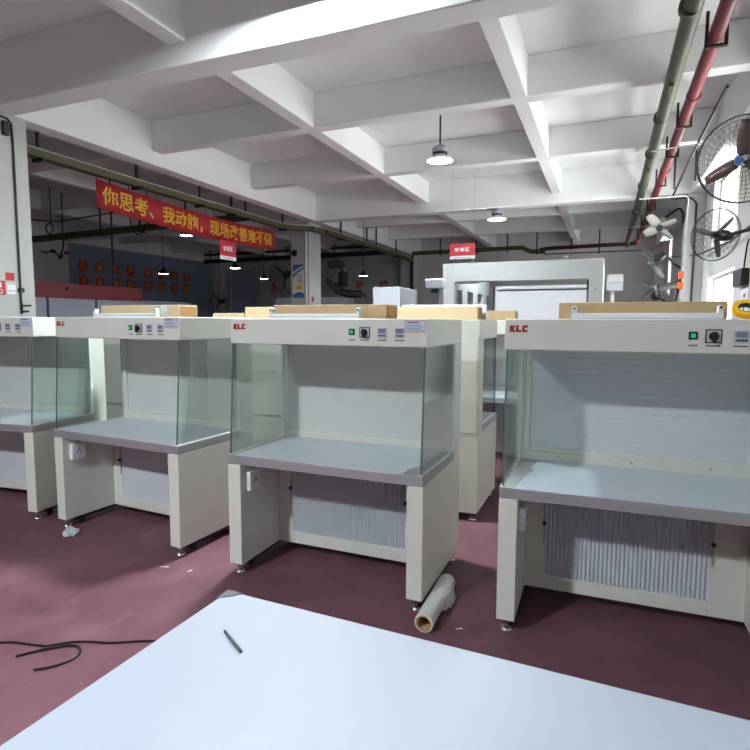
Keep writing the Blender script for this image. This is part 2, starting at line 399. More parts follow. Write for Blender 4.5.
def torn(x0, x1, y0, y1, side):
    """film outline with one torn short side"""
    rnd = random.Random(side)
    pts = []
    n = 12
    L = [(x0, y0+(y1-y0)*i/n) for i in range(n+1)]; Rr = [(x1, y0+(y1-y0)*i/n) for i in range(n+1)]
    if side == 'R': Rr = [(x-abs(rnd.gauss(0, .022))-.12*max(0, .45-i/n), y) for i, (x, y) in enumerate(Rr)]
    if side == 'L': L = [(x+abs(rnd.gauss(0, .016))+.05*(i/n), y) for i, (x, y) in enumerate(L)]
    F = [(x0+(x1-x0)*i/16, y0-rnd.uniform(0, .004)) for i in range(1, 16)]
    pts = [L[0]] + [p for p in F if p[0] < Rr[0][0]-.01 and p[0] > L[0][0]+.01] + Rr + L[:0:-1]
    return pts
film_full = torn(.03, 1.27, .004, .64, 'N'); film_right = torn(.05, 1.24, .002, .64, 'R'); film_left = torn(.075, 1.28, .003, .64, 'L')
bM = bench('cream clean bench standing before the tiled column with fire notices', (-5.5093, 2.8898, 0), .1026, pleat=False, film=film_full, dx=.02, hz=.010)
bA = bench('cream clean bench with a white taped carton on its hood', (-3.9356, 2.9923, 0), -.067, pleat=False, film=film_full, dx=-.008, hz=.010)
bB = bench('cream clean bench with the roll of stretch film lying at its foot', (-2.19, 2.8544, 0), -.008, film=film_right, dx=.008)
bC = bench('cream clean bench with ridged steel back panel and yellow tape on its hood', (-.4775, 2.8303, 0), .0162, louvre=True, film=film_left, dx=.006)
bD = bench('cream clean bench back to back with the bench that has the film roll', (-.915, 5.18, 0), PI, film=film_full)
bE = bench('cream clean bench back to back with the bench that has the taped carton', (-2.68, 5.27, 0), PI, film=film_full)
bF = bench('cream clean bench back to back with the bench by the tiled column', (-4.47, 5.25, 0), PI+.04, film=film_full)
bH = bench('cream clean bench of the rear row, seen through the gap between two benches', (-1.62, 6.2, 0), 0, film=film_full)

# things on the hoods
def carton(label, x0, x1, y, h, dep=.2, m='kraft', rz=0, tape=None, z=ZT):
    cx = (x0+x1)/2; w = x1-x0
    R = root('flat_carton', label, 'carton', (cx, y, z), rz, 'flat cartons on the bench hoods')
    MB().box(-w/2, w/2, 0, dep, 0.001, h).build('carton_body', M[m], R, bevel=.004)
    b = MB(); b.box(-w/2, w/2, dep/2-.0015, dep/2+.0015, h, h+.0008); b.build('lid_seam', M['kraft_dark'], R, smooth=False)
    b = MB(); b.prism([(-.003, .006), (dep*.5, .02), (dep-.006, .006), (dep-.006, .004), (.006, .004)], 0, 1)
    X = Matrix(((0, 0, .002, w/2), (1, 0, 0, 0), (0, h/.03, 0, 0), (0, 0, 0, 1)))
    b = MB(); b.box(w/2, w/2+.003, .012, dep-.012, .01, h-.012); b.build('end_flap', M['kraft_dark'], R, bevel=.001)
    if tape is not None:
        b = MB(); b.box(tape, tape+.065, -.001, 0, .012, h); b.box(tape, tape+.065, -.001, dep, h, h+.001); b.build('tape', M['white'], R)['label'] = 'white tape'
    return R
def batten(label, x0, x1, y, rz=0, z=ZT):
    cx = (x0+x1)/2; w = x1-x0
    R = root('lamp_batten', label, 'light fitting', (cx, y, z), rz, 'white lamp battens on the bench hoods')
    MB().box(-w/2, w/2, -.02, .02, .001, .030).build('channel', M['white'], R, bevel=.003)
    for s in (-1, 1):
        e = w/2-.012
        o = MB(); o.box(s*e-.012, s*e+.012, -.018, .018, .03, .055); o.cyl((s*e, -.018, .055), (s*e, .018, .055), .012, 16)
        o = o.build('tube_holder', M['white'], R, bevel=.002)
        MB().cyl((s*e, -.018, .055), (s*e, -.021, .055), .0055, 12).build('contact_hole', M['ink'], o)
    return R
carton('pale flat carton with white tape on the hood, behind a white batten', -3.83, -2.99, 3.37, .094, m='kraft2', tape=.24, rz=-.05, z=ZT+.010)
carton('long brown flat carton on the hood of the bench with the film roll', -2.05, -1.245, 3.19, .089)
carton('brown flat carton beside the yellow tape roll', -.24, .535, 3.15, .087)
carton('low pale carton end beside a thicker pale carton, on the hood behind the taped carton', -3.87, -3.48, 4.85, .066, m='kraft2')
carton('thick pale carton half hidden by the long brown flat carton', -3.46, -2.75, 4.85, .126, m='kraft2')
carton('pale flat carton on the hood of the bench standing back to back', -1.81, -1.03, 4.8, .115, m='kraft2')
carton('small brown carton before the white clean booth opening', -1.45, -1.0, 6.75, .115)
batten('white batten before the white taped carton', -3.80, -3.12, 3.29, -.05, ZT+.010)
batten('white batten before the long brown carton', -2.035, -1.39, 3.13)
batten('white batten before the brown carton by the yellow tape', -.168, .507, 3.08)
b = MB()
b.lathe([(.056, -.012), (.056, .012), (.032, .012), (.032, -.012), (.056, -.012)], 32)
X = Matrix.Translation((.60, 3.10, ZT+.0485)) @ Matrix.Rotation(math.radians(50), 4, 'X')
t = root('tape_roll', 'yellow tape roll resting on the hood beside the brown carton', 'tape roll', (.60, 3.10, ZT+.001))
X0 = Matrix.Translation((0, 0, .046)) @ Matrix.Rotation(math.radians(42), 4, 'X')
b.build('tape', M['yellow'], t, X0)
MB().lathe([(.032, -.012), (.032, .012), (.028, .012), (.028, -.012), (.032, -.012)], 32).build('core', M['ink'], t, X0)

# ------------------------------------------------------------------ things on the floor and the table at the front
fr = root('film_roll', 'roll of clear stretch film on a cardboard core, lying on the red floor', 'film roll', (-.829, 2.925, 0), .02)
L = .255
b = MB(); n = 28; prof = [(.044, -L), (.0505, -L+.002), (.0515, 0), (.0505, L-.002), (.044, L)]
X = Matrix.Translation((0, 0, .052)) @ Matrix.Rotation(-PI/2, 4, 'X')
b.lathe(prof, n); b.build('film', M['wrap'], fr, X)
b = MB(); b.lathe([(.044, -L), (.036, -L-.001), (.036, L+.001), (.044, L)], n); b.build('core', M['tube_in'], fr, X)
b = MB(); N = 14; vs = []
for i in range(N+1):
    y = -.02+.24*i/N; e = math.sin(PI*i/N)
    for j in range(6):
        q = j/5
        vs.append((.046+.034*e*q+.008*math.sin(i*2.1+j), y, .078*(1-q)+.004+.010*math.sin(i*1.7)*q*(1-q)*4))
b.add(vs, [(i*6+j, i*6+j+1, (i+1)*6+j+1, (i+1)*6+j) for i in range(N) for j in range(5)])
o = b.build('loose_flap', M['wrap'], fr); o.modifiers.new('thick', 'SOLIDIFY').thickness = .002

bag = MB(); rnd = random.Random(3); vs = []; NA, NB = 14, 6
for j in range(NB+1):
    for i in range(NA):
        a = 2*PI*i/NA; ph = PI/2*j/NB
        r = .055*math.cos(ph)*(1+.35*rnd.uniform(-1, 1)); vs.append((r*1.1*math.cos(a), r*math.sin(a), max(.001, .050*math.sin(ph)*(1+.3*rnd.uniform(-1, 1)))))
fs = [(j*NA+i, j*NA+(i+1) % NA, (j+1)*NA+(i+1) % NA, (j+1)*NA+i) for j in range(NB) for i in range(NA)]
o = bag.add(vs, fs).build('plastic_bag', M['bag'], smooth=False); o.location = (-3.72, 2.93, 0)
tag(o, 'small crumpled clear plastic bag on the floor by a bench foot', 'plastic bag')
for i, (x, y, l, a, lb) in enumerate(((-2.642, 2.759, .028, .3, 'white paper scrap on the floor between two benches'), (-2.449, 2.776, .018, 1.2, 'small white scrap on the lit strip of floor between two benches'), (-.66, 2.78, .02, .5, 'white scrap on the red floor beside the film roll'), (-4.55, 3.47, .012, .2, 'tiny pale scrap under the shaded bench by the column'))):
    b = MB(); b.add([(-l, -.004, .001), (-l*.3, -.006, .004), (l*.4, -.002, .002), (l, -.005, .003), (l, .004, .001), (l*.3, .006, .004), (-l*.4, .002, .001), (-l, .005, .002)], [(0, 1, 6, 7), (1, 2, 5, 6), (2, 3, 4, 5)])
    o = b.build('paper_scrap', M['white'], smooth=False); o.location = (x, y, 0); o.rotation_euler.z = a
    o.modifiers.new('thick', 'SOLIDIFY').thickness = .001
    tag(o, lb, 'scrap', 'scraps on the floor')
pts = [(-3.1, 1.55), (-2.9, 1.62), (-2.75, 1.76), (-2.6, 1.80), (-2.518, 1.823), (-2.45, 1.885), (-2.36, 1.93), (-2.254, 1.962), (-2.15, 2.02), (-2.058, 2.063), (-1.9, 2.10), (-1.7, 2.06), (-1.5, 2.09), (-1.2, 2.0)]
pts2 = [(-2.58, 1.70), (-2.50, 1.80), (-2.42, 1.865), (-2.36, 1.87), (-2.31, 1.82), (-2.33, 1.73), (-2.4, 1.66)]
def smoothpath(p, k=5):
    out = []
    for i in range(len(p)-1):
        p0, p1, p2, p3 = p[max(i-1, 0)], p[i], p[i+1], p[min(i+2, len(p)-1)]
        for s in range(k):
            t = s/k
            out.append(tuple(.5*(2*b_+(c-a)*t+(2*a-5*b_+4*c-d)*t*t+(3*b_-a-3*c+d)*t**3) for a, b_, c, d in zip(p0, p1, p2, p3)))
    return out+[p[-1]]
b = MB(); b.tube([(x, y, .006) for x, y in smoothpath(pts)], .0055, 8); b.tube([(x, y, .0075) for x, y in smoothpath(pts2)], .0055, 8)
tag(b.build('power_cable', M['black']), 'black power cable trailing across the red floor to the white table', 'cable')

tb = root('work_table', 'white topped work table with one torn wrapped corner', 'table', (-1.103, 1.429, 0), -.03)
MB().box(0, 1.85, -.95, 0, .722, .75).build('tabletop', M['bluewhite'], tb, bevel=.002)
MB().box(.06, 1.79, -.89, -.06, .66, .722).build('apron', M['white'], tb)
for x in (.06, 1.74):
    for y in (-.88, -.11): MB().box(x, x+.05, y, y+.05, 0, .66).build('leg', M['white'], tb, bevel=.003)
b = MB(); b.prism([(-.006, .004), (.055, .002), (.03, -.03), (-.004, -.055)], .7505, .7525); b.build('corner_wrap', M['hose'], tb, smooth=False)['label'] = 'grey film wrapped over the corner'
b = MB(); b.cyl((-.96, 1.222, .7545), (-.86, 1.158, .7545), .0038, 10); b.cyl((-.96, 1.222, .7545), (-.9685, 1.2275, .7545), .0025, 8, .001)
tag(b.build('marker_pen', M['ink']), 'dark pen lying on the white tabletop', 'pen')

# ------------------------------------------------------------------ lamps
def pendant(label, x, y, z, ztop=ZS, lens='lamp_lens'):
    R = root('pendant_lamp', label, 'lamp', (x, y, z), 0, 'white disc pendant lamps')
    k = .91
    def L(prof, n=36): return MB().lathe([(r*k, h) for r, h in prof], n)
    L([(0, -.001), (.190, -.001), (.190, .002), (0, .002)]).build('diffuser', M[lens], R)
    L([(.192, -.006), (.214, -.006), (.216, .004), (.19, .035), (.115, .06), (.10, .075), (0, .075)]).build('reflector', M['white'], R)
    b = L([(0, .076), (.105, .076), (.118, .085), (.118, .105), (.09, .11)], 30); b.build('collar', M['iron'], R)
    b = L([(.088, .108), (.125, .114), (.128, .165), (.09, .20), (.06, .215), (0, .215)], 30)
    b.build('housing', M['grey_panel'], R)
    if ztop-z > .25:
        o = MB().cyl((0, 0, .20), (0, 0, ztop-z-.004), .013, 12).build('stem', M['iron'], R)
        MB().box(-.12, .12, -.02, .02, ztop-z-.012, ztop-z-.002).build('ceiling_plate', M['conduit'], o)
    return R
pendant('white disc pendant lamp on a long stem, the larger one in view', -2.335, 8.1, 3.955)
pendant('white disc pendant lamp farther down the hall, above the clean booth', -2.237, 12.15, ZG-.217, ZG)
pendant('white disc pendant lamp hanging over the bench row', -2.32, 4.0, 4.27)
pendant('white disc pendant lamp hanging behind the camera position', -3.0, -1.6, 3.95, ZS, 'lamp_lens_strong')

def cone_lamp(label, x, y, z, k=.7):
    R = root('cone_lamp', label, 'lamp', (x, y, z), 0, 'black cone pendant lamps')
    def L(prof): return MB().lathe([(r*k, h*k) for r, h in prof], 28)
    L([(0, .012), (.20, .012), (.20, .016), (0, .016)]).build('bulb_lens', M['cone_lens'], R)
    L([(.205, 0), (.215, 0), (.21, .03), (.06, .19), (.045, .26), (0, .27)]).build('lamp_shade', M['black'], R)
    L([(.204, .001), (.204, .03), (.05, .18)]).build('inner_reflector', M['white'], R)
    MB().cyl((0, 0, .265*k), (0, 0, ZS-z-.002), .008, 8).build('cord', M['iron'], R)
cone_lamp('black cone lamp glowing before the red plaque wall', -12.59, 13.5, 3.05, .72)
cone_lamp('black cone lamp hanging below the small sign by the banner', -10.02, 13.6, 3.14, .72)
cone_lamp('black cone lamp before the grey framed notice on the back wall', -9.1, 13.7, 2.82, .55)
cone_lamp('black cone lamp between the two grey framed notices', -6.0, 13.7, 2.82, .57)
cone_lamp('black cone lamp half hidden behind the lower edge of the banner', -8.39, 9.7, 3.44, .6)

# ------------------------------------------------------------------ banner and signs
bn = root('hanging_banner', 'long red cloth banner with yellow lettering hung under the pipes', 'banner', (-6.95, 6.16, 3.27))
b = MB(); n = 24; vs = []
for i in range(n+1):
    y = 4.75*i/n; sag = -.07*math.sin(PI*i/n)-.06*i/n
    for z in (0, .41): vs.append((.006*math.sin(i*1.3), y, z+sag))
b.add(vs, [(2*i, 2*i+2, 2*i+3, 2*i+1) for i in range(n)])
o = b.build('cloth', M['banner'], bn); o.modifiers.new('thick', 'SOLIDIFY').thickness = .004
o = lettering('lettering', '你思考、我动脑，现场改善难不倒', M['gold'], bn, (.012, .09, .06), (0, 1, 0), (0, 0, 1), 4.50, .29, .003, .018)
for p in o.data.vertices:
    q = p.co.y/4.75; p.co.z += -.07*math.sin(PI*q)-.06*q
for y, z in ((.02, .40), (2.4, .30), (4.73, .34)):
    b = MB(); b.tube([(0, y, z), (0, y, .425)], .004, 6); b.build('tie', M['ink'], bn)

def hanging_sign(label, text, x, y, z, w, h, n, ztop):
    u = Vector((1, 0, 0)) if n == 'y' else Vector((0, 1, 0)); up = Vector((0, 0, 1)); nn = u.cross(up)
    R = root('hanging_sign', label, 'sign', (x, y, z), 0, 'small red area signs')
    def slab(name, m, z0, z1, t0, t1):
        b = MB()
        if n == 'y': b.box(0, w, -t1, -t0, z0, z1)
        else: b.box(t0, t1, 0, w, z0, z1)
        return b.build(name, m, R, smooth=False)
    slab('board', M['sign_red'], h*.2, h, 0, .008); slab('white_strip', M['white'], 0, h*.2, 0, .008)
    for k, ch in enumerate(text): lettering('character', ch, M['white'], R, u*(w*(.2+.205*k))+up*(h*.48)+nn*.008, u, up, w*.18, h*.26, .002, .02)
    b = MB(); b.v = []
    if n == 'y': b.box(w*.15, w*.85, -.010, -.008, h*.08, h*.11)
    else: b.box(.008, .010, w*.15, w*.85, h*.08, h*.11)
    b.build('small_print', M['redline'], R, smooth=False)
    for q in (.06, .94):
        p = u*(w*q); b = MB(); b.cyl(p+up*h, Vector((p.x, p.y, ztop-z)), .0018, 6)
        b.build('hanging_wire', M['iron'], R)
hanging_sign('small red area sign hanging above the white clean booth', '安装区', -2.915, 10.9, 2.845, .50, .30, 'y', ZS)
hanging_sign('small red area sign hanging below the end of the banner', '组装区', -6.85, 8.83, 2.80, .50, .36, 'x', ZS)

# plaques with single characters
def plaque(label, ch, p, u, s, m, mt, group, frame=None):
    R = root('wall_plaque', label, 'plaque', p, 0, group)
    u = Vector(u); up = Vector((0, 0, 1)); n = u.cross(up)
    X = Matrix(((u.x, n.x, 0, 0), (u.y, n.y, 0, 0), (0, 0, 1, 0), (0, 0, 0, 1)))
    MB().box(-s/2, s/2, .002, .022, -s/2, s/2).build('board', m, R, X, bevel=.006)
    lettering('character', ch, mt, R, u*(-s*.38)+up*(-s*.38)+n*.022, u, up, s*.76, s*.76, .004, .02)
tops = '保质增产创新求精'; lows = '节能降耗安全第一'
ypos = [13.17, 14.05, 14.98, 15.85, 17.0, 17.95, 18.9, 19.85]
ypos = [13.1+(y-13.17)*(17.84-13.1)/(19.85-13.17) for y in ypos]
order = ['first', 'second', 'third', 'fourth', 'fifth', 'sixth', 'seventh', 'eighth']
for i, y in enumerate(ypos):
    plaque('red plaque with one gold character, %s along the upper row on the blue wall' % order[i], tops[i], (XL, y, 3.345), (0, 1, 0), .30, M['plaque'], M['gold'], 'red plaques on the blue wall')
    plaque('red plaque with one gold character, %s along the lower row on the blue wall' % order[i], lows[i], (XL, y, 2.88), (0, 1, 0), .30, M['plaque'], M['gold'], 'red plaques on the blue wall')
for x, ch, lb in ((-12.9, '品', 'grey notice with red character below a cone lamp, beside the big wall fan'), (-9.99, '敢', 'grey notice with red character beside the bent black duct'), (-9.0, '研', 'grey notice with red character, middle one of the three beyond the tiled column'), (-8.0, '博', 'grey notice with red character behind the white carton')):
    plaque(lb, ch, (x, YB-.0, 3.02), (1, 0, 0), .42, M['poster'], M['plaque'], 'grey notices on the back wall')

# column fittings
po = root('wall_poster', 'narrow pale poster with blue sweeps on the tiled column', 'poster', (-7.13, 11.998, 2.19))
MB().box(0, .30, -.006, 0, 0, .80).build('sheet', M['poster'], po, smooth=False)
b = MB(); X = Matrix(((1, 0, 0, 0), (0, 0, -1, -.006), (0, 1, 0, 0), (0, 0, 0, 1)))
b.prism([(0, .62), (.10, .70), (.30, .77), (.30, .80), (.0, .80)], 0, .001); b.prism([(0, .47), (.12, .60), (.30, .70), (.30, .74), (.13, .66), (0, .56)], 0, .001)
b.prism([(0, 0), (.30, 0), (.30, .10), (.2, .14), (.1, .13), (0, .08)], 0, .001)
b.build('blue_sweep', M['poster_blue'], po, X, smooth=False)
b = MB(); b.prism([(.08, .20), (.24, .18), (.22, .28), (.15, .32), (.09, .27)], 0, .001); b.build('yellow_emblem', M['yellow'], po, X, smooth=False)
b = MB()
for x in (.13, .20):
    for i in range(5): b.prism([(x, .36+.045*i), (x+.03, .36+.045*i), (x+.03, .39+.045*i), (x, .39+.045*i)], 0, .001)
b.build('vertical_text', M['ink'], po, X, smooth=False)
X = Matrix.Translation((-7.09, 11.998, 3.27)) @ Matrix.Rotation(PI/2, 4, 'X')
o = MB().lathe([(0, .05), (.05, .05), (.075, .03), (.08, 0)], 24).build('wall_speaker', M['black'], None, X); tag(o, 'small round black wall speaker above the blue poster', 'speaker')
o = MB().box(-6.679, -6.67, 12.1, 12.2, 2.10, 2.22).build('wall_tag', M['sign_red'], None); tag(o, 'tiny red tag on the side of the tiled column', 'sign')
b = MB(); b.cyl((-6.74, 11.95, 0), (-6.74, 11.95, 3.8), .022, 10); tag(b.build('vertical_pipe', M['conduit'], None), 'grey vertical pipe running down the tiled column', 'pipe')
b = MB(); b.cyl((-6.6, 19.45, 0), (-6.6, 19.45, 4.2), .06, 12); tag(b.build('vertical_pipe', M['pipe_dark'], None), 'black vertical pipe in the far corner behind the white carton', 'pipe')

xs = -6.5
o = MB().box(xs, xs+.006, 4.44, 4.54, 2.09, 2.18).build('wall_sign', M['sign_red'], None); tag(o, 'small square red notice on the near tiled column', 'sign')
sg = root('wall_sign', 'tall red fire notice with white symbols on the near tiled column', 'sign', (xs, 4.31, 1.92))
MB().box(0, .006, 0, .115, 0, .16).build('board', M['sign_red'], sg, smooth=False)
b = MB(); b.box(.006, .008, .05, .07, .09, .14); b.box(.006, .008, .045, .075, .085, .095); b.tube([(.007, .06+.022*math.cos(a*PI/6), .04+.022*math.sin(a*PI/6)) for a in range(12)], .004, 6, True)
b.build('symbol', M['white'], sg)
sg = root('wall_sign', 'narrow strip of small red print beside the fire notices', 'sign', (xs, 4.45, 1.93))
MB().box(0, .003, 0, .10, 0, .13).build('sheet', M['white'], sg, smooth=False)
b = MB()
for z in (.035, .115): b.box(.003, .004, .01, .09, z, z+.008)
b.build('small_print', M['sign_red'], sg, smooth=False)
b = MB(); b.tube([(xs+.015, 4.3, 3.955), (xs+.015, 4.56, 3.94), (xs+.015, 4.60, 3.90), (xs+.015, 4.61, 3.7), (xs+.015, 4.60, 1.75)], .013, 8)
t = root('column_conduit', 'black conduit with valve handle down the near tiled column', 'conduit')
b.build('conduit', M['iron'], t)
MB().box(xs, xs+.05, 4.49, 4.55, 3.74, 3.90).build('junction_box', M['pipe_dark'], t, bevel=.004)
b = MB(); b.cyl((xs+.02, 4.60, 1.80), (xs+.02, 4.72, 1.805), .009, 8); b.cyl((xs+.02, 4.60, 1.73), (xs+.02, 4.68, 1.735), .012, 8); b.cyl((xs+.02, 4.60, 1.70), (xs+.02, 4.60, 1.84), .012, 8)
b.build('valve_handle', M['black'], t)
MB().cyl((xs, 4.60, 1.98), (xs+.05, 4.60, 1.98), .03, 12).build('clamp', M['black'], t)

# ------------------------------------------------------------------ pipes and trays
def pipe(label, pts, r, m, hangers=(), hm='hanger', zt=ZS, name='ceiling_pipe', group=None, flange=None):
    R = root(name, label, 'pipe', (0, 0, 0), 0, group)
    MB().tube(pts, r, 16).build('pipe', M[m], R)
    for (x, y, z, ax) in hangers:
        b = MB(); w = r+.012; t = .012
        if ax == 'y':
            for s in (-1, 1): b.box(x+s*w-t, x+s*w+t, y-.02, y+.02, z-w, zt-.003)
            b.box(x-w-t, x+w+t, y-.02, y+.02, z-w-.02, z-w+.0)
        else:
            b.box(x-.02, x+.02, y-t-w, y+t-w, z-w, zt-.003); b.box(x-.02, x+.02, y-w-t, y+w, z-w-.02, z-w)
        b.build('hanger', M[hm], R, smooth=False)
    if flange:
        for (p, q) in flange: MB().cyl(p, q, r*1.18, 16).build('collar', M[m], R)
    return R
gy = [5.5, 9.1, 12.2, 15.0]
pipe('thick grey green pipe running overhead along the window side', [(.535, YF+.1, 4.0), (.48, 19.3, 4.0)], .070, 'pipe_green', [(.49, y, 4.0, 'x') for y in (6.4, 9.7, 12.9)], 'pipe_olive', ZB, flange=[((.49, y, 4.0), (.49, y+.06, 4.0)) for y in (5.0, 7.5, 9.0, 11.0, 13.5)])
pipe('red fire pipe running overhead beside the grey green pipe', [(.75, YF+.1, 4.0), (.74, 19.0, 4.0)], .060, 'pipe_red', [(.75, y, 4.0, 'y') for y in (5.6, 7.7, 9.0, 10.8, 13.0, 15.2, 17.2)], zt=4.2, flange=[((.75, y, 4.0), (.75, y+.05, 4.0)) for y in (6.9, 10.0, 14.0)])
pipe('maroon cross pipe on hangers along the back wall', [(-2.05, 18.6, 3.9), (-1.7, 18.6, 3.93), (.70, 18.6, 3.96)], .06, 'pipe_maroon', [(-1.1, 18.6, 3.95, 'x'), (-.3, 18.6, 3.95, 'x')])
pipe('olive cross pipe with a bend beside the small red sign', [(-6.2, 18.3, 3.92), (-2.9, 18.3, 3.95), (-2.55, 18.3, 3.95), (-2.3, 18.3, 3.82), (-1.85, 18.3, 3.80)], .07, 'pipe_olive', [(-5.2, 18.3, 3.93, 'x'), (-4.0, 18.3, 3.93, 'x'), (-3.0, 18.3, 3.93, 'x'), (-2.1, 18.3, 3.82, 'x')], 'pipe_dark')
pipe('olive cross pipe behind the banner on black hangers', [(-15.4, 10.5, 3.74), (-7.3, 10.5, 3.90)], .085, 'pipe_olive', [(x, 10.5, 3.75+.16*(x+15.4)/8.1, 'x') for x in (-12.96, -11.65, -10.38, -9.0)], 'pipe_dark', flange=[((-9.9, 10.5, 3.85), (-9.8, 10.5, 3.852))])
pipe('thick dark duct crossing before the back wall', [(-15.3, 18.7, 4.02), (-6.9, 18.7, 4.06)], .085, 'pipe_dark', [(x, 18.7, 4.05, 'x') for x in (-14.9, -13.9, -12.4, -11.9, -9.3, -8.2)], 'pipe_dark')
pipe('thin dark duct above the thick dark duct', [(-15.3, 18.7, 4.28), (-6.9, 18.7, 4.30)], .045, 'pipe_dark')
pipe('thin dark cable pipe hung under the maroon cross pipe', [(-1.9, 18.5, 3.74), (1.2, 18.5, 3.74)], .018, 'pipe_dark', [(-.3, 18.5, 3.74, 'x')], 'hanger')
pipe('black drop rod before the red plaques', [(-9.27, 8.55, ZS), (-9.27, 8.55, 3.6), (-9.29, 8.55, 1.9)], .018, 'pipe_dark')
def tray(label, pts, hang, ):
    R = root('cable_tray', label, 'cable tray')
    b = MB()
    for (p, q) in zip(pts, pts[1:]):
        p = Vector(p); q = Vector(q); d = (q-p).normalized(); s = Vector((d.y, -d.x, 0)).normalized()*.07; h = Vector((0, 0, .05))
        b.add([p-s-h, p+s-h, p+s+h, p-s+h, q-s-h, q+s-h, q+s+h, q-s+h], [(0, 1, 2, 3), (7, 6, 5, 4), (0, 4, 5, 1), (1, 5, 6, 2), (2, 6, 7, 3), (3, 7, 4, 0)])
    b.build('trough', M['pipe_olive'], R, smooth=False)
    b = MB(); b.tube([(x+.03, y, z+.062) for x, y, z in pts], .014, 8); b.build('cable', M['conduit'], R)
    for (x, y, z) in hang:
        b = MB(); b.box(x-.02, x+.02, y-.015, y+.015, z-.09, ZS-.003); b.box(x-.11, x+.11, y-.02, y+.02, z-.09, z-.05); b.build('hanger', M['pipe_dark'], R, smooth=False)
tray('olive cable tray running above the banner to the tiled column', [(-7.0, 4.85, 3.80), (-7.0, 7.0, 3.79), (-7.0, 9.0, 3.79), (-7.0, 11.4, 3.79), (-6.5, 11.8, 3.79), (-6.42, 12.2, 3.79)], [(-6.98, y, 3.79) for y in (5.3, 6.97, 8.46, 9.4, 9.87, 11.3)])
tray('olive cable tray running from the tiled column to the back corner', [(-6.42, 12.33, 3.79), (-6.42, 15, 3.79), (-6.42, 18.9, 3.77)], [(-6.42, y, 3.79) for y in (13.2, 14.9, 15.6, 17.3)])
for i, (lb, pts) in enumerate((('white conduit crossing under the overhead pipes by the first fan', [(.45, 8.4, 3.86), (1.15, 8.2, 3.86)]), ('white conduit looping under the overhead pipes to the wall', [(.46, 11.4, 3.84), (1.2, 11.4, 3.84), (1.25, 11.45, 3.8), (1.26, 11.7, 3.2)]), ('white conduit crossing at the third hanger of the red pipe', [(.44, 14.8, 3.86), (1.2, 14.8, 3.86)]))):
    b = MB(); b.tube(pts, .009, 8); tag(b.build('ceiling_conduit', M['conduit']), lb, 'conduit', 'white conduits under the pipes')
for lb, pts, r in (
    ('dark conduit stepping down the pilaster to the floor', [(1.02, 11.9, 3.90), (1.28, 11.9, 3.90), (1.36, 11.9, 3.88), (1.44, 11.96, 3.8), (1.44, 11.96, 0.02)], .018),
    ('slanting dark conduit from the near fan to the pilaster', [(1.0, 6.6, 3.93), (1.0, 9.2, 3.93), (1.02, 11.9, 3.90)], .018),
    ('dark cable slung along the window wall below the second fan', [(1.5, 7.5, 2.75), (1.5, 9.0, 2.72), (1.45, 11.5, 2.82), (1.2, 13.5, 3.0)], .014),
    ('maroon drop rod beside the slanting conduit', [(1.0, 11.3, 4.6), (1.0, 11.3, 3.95)], .016),
    ('short maroon rod hanging beside the near fan', [(1.12, 9.6, 4.5), (1.12, 9.6, 3.7)], .016)):
    b = MB(); b.tube(pts, r, 8); tag(b.build('wall_conduit', M['iron'] if 'dark' in lb else M['hanger']), lb, 'conduit', 'dark conduits on the window wall')
# coiled cables in the dim bay
for lb, c in (('small coil of black cable hanging near the near column', (-10.2, 7.9, 3.42)), ('wide loop of black cable hanging under the banner', (-8.3, 8.3, 3.55))):
    R_ = .1 if 'small' in lb else .22
    b = MB(); b.tube([(c[0]+R_*math.sin(a*PI/10), c[1], c[2]+R_*math.cos(a*PI/10)) for a in range(20)], .014, 6, True) if R_ < .2 else b.tube([(c[0]+R_*math.cos(PI+a*PI/14), c[1], c[2]+R_*1.3*math.sin(PI+a*PI/14)) for a in range(15)], .014, 6)
    if R_ < .2: b.tube([(c[0]-1.3, c[1], c[2]+.30), (c[0]+.2, c[1], c[2]+.12), (c[0]+1.9, c[1], c[2]+.2)], .012, 6); b.tube([(c[0]+.05, c[1], c[2]+.1), (c[0]+.05, c[1], ZB)], .01, 6)
    else: b.tube([(c[0]-R_, c[1], c[2]), (c[0]-R_, c[1], ZB)], .01, 6); b.tube([(c[0]+R_, c[1], c[2]), (c[0]+R_, c[1], ZB)], .01, 6)
    tag(b.build('hanging_cable', M['pipe_dark']), lb, 'cable', 'hanging cables')

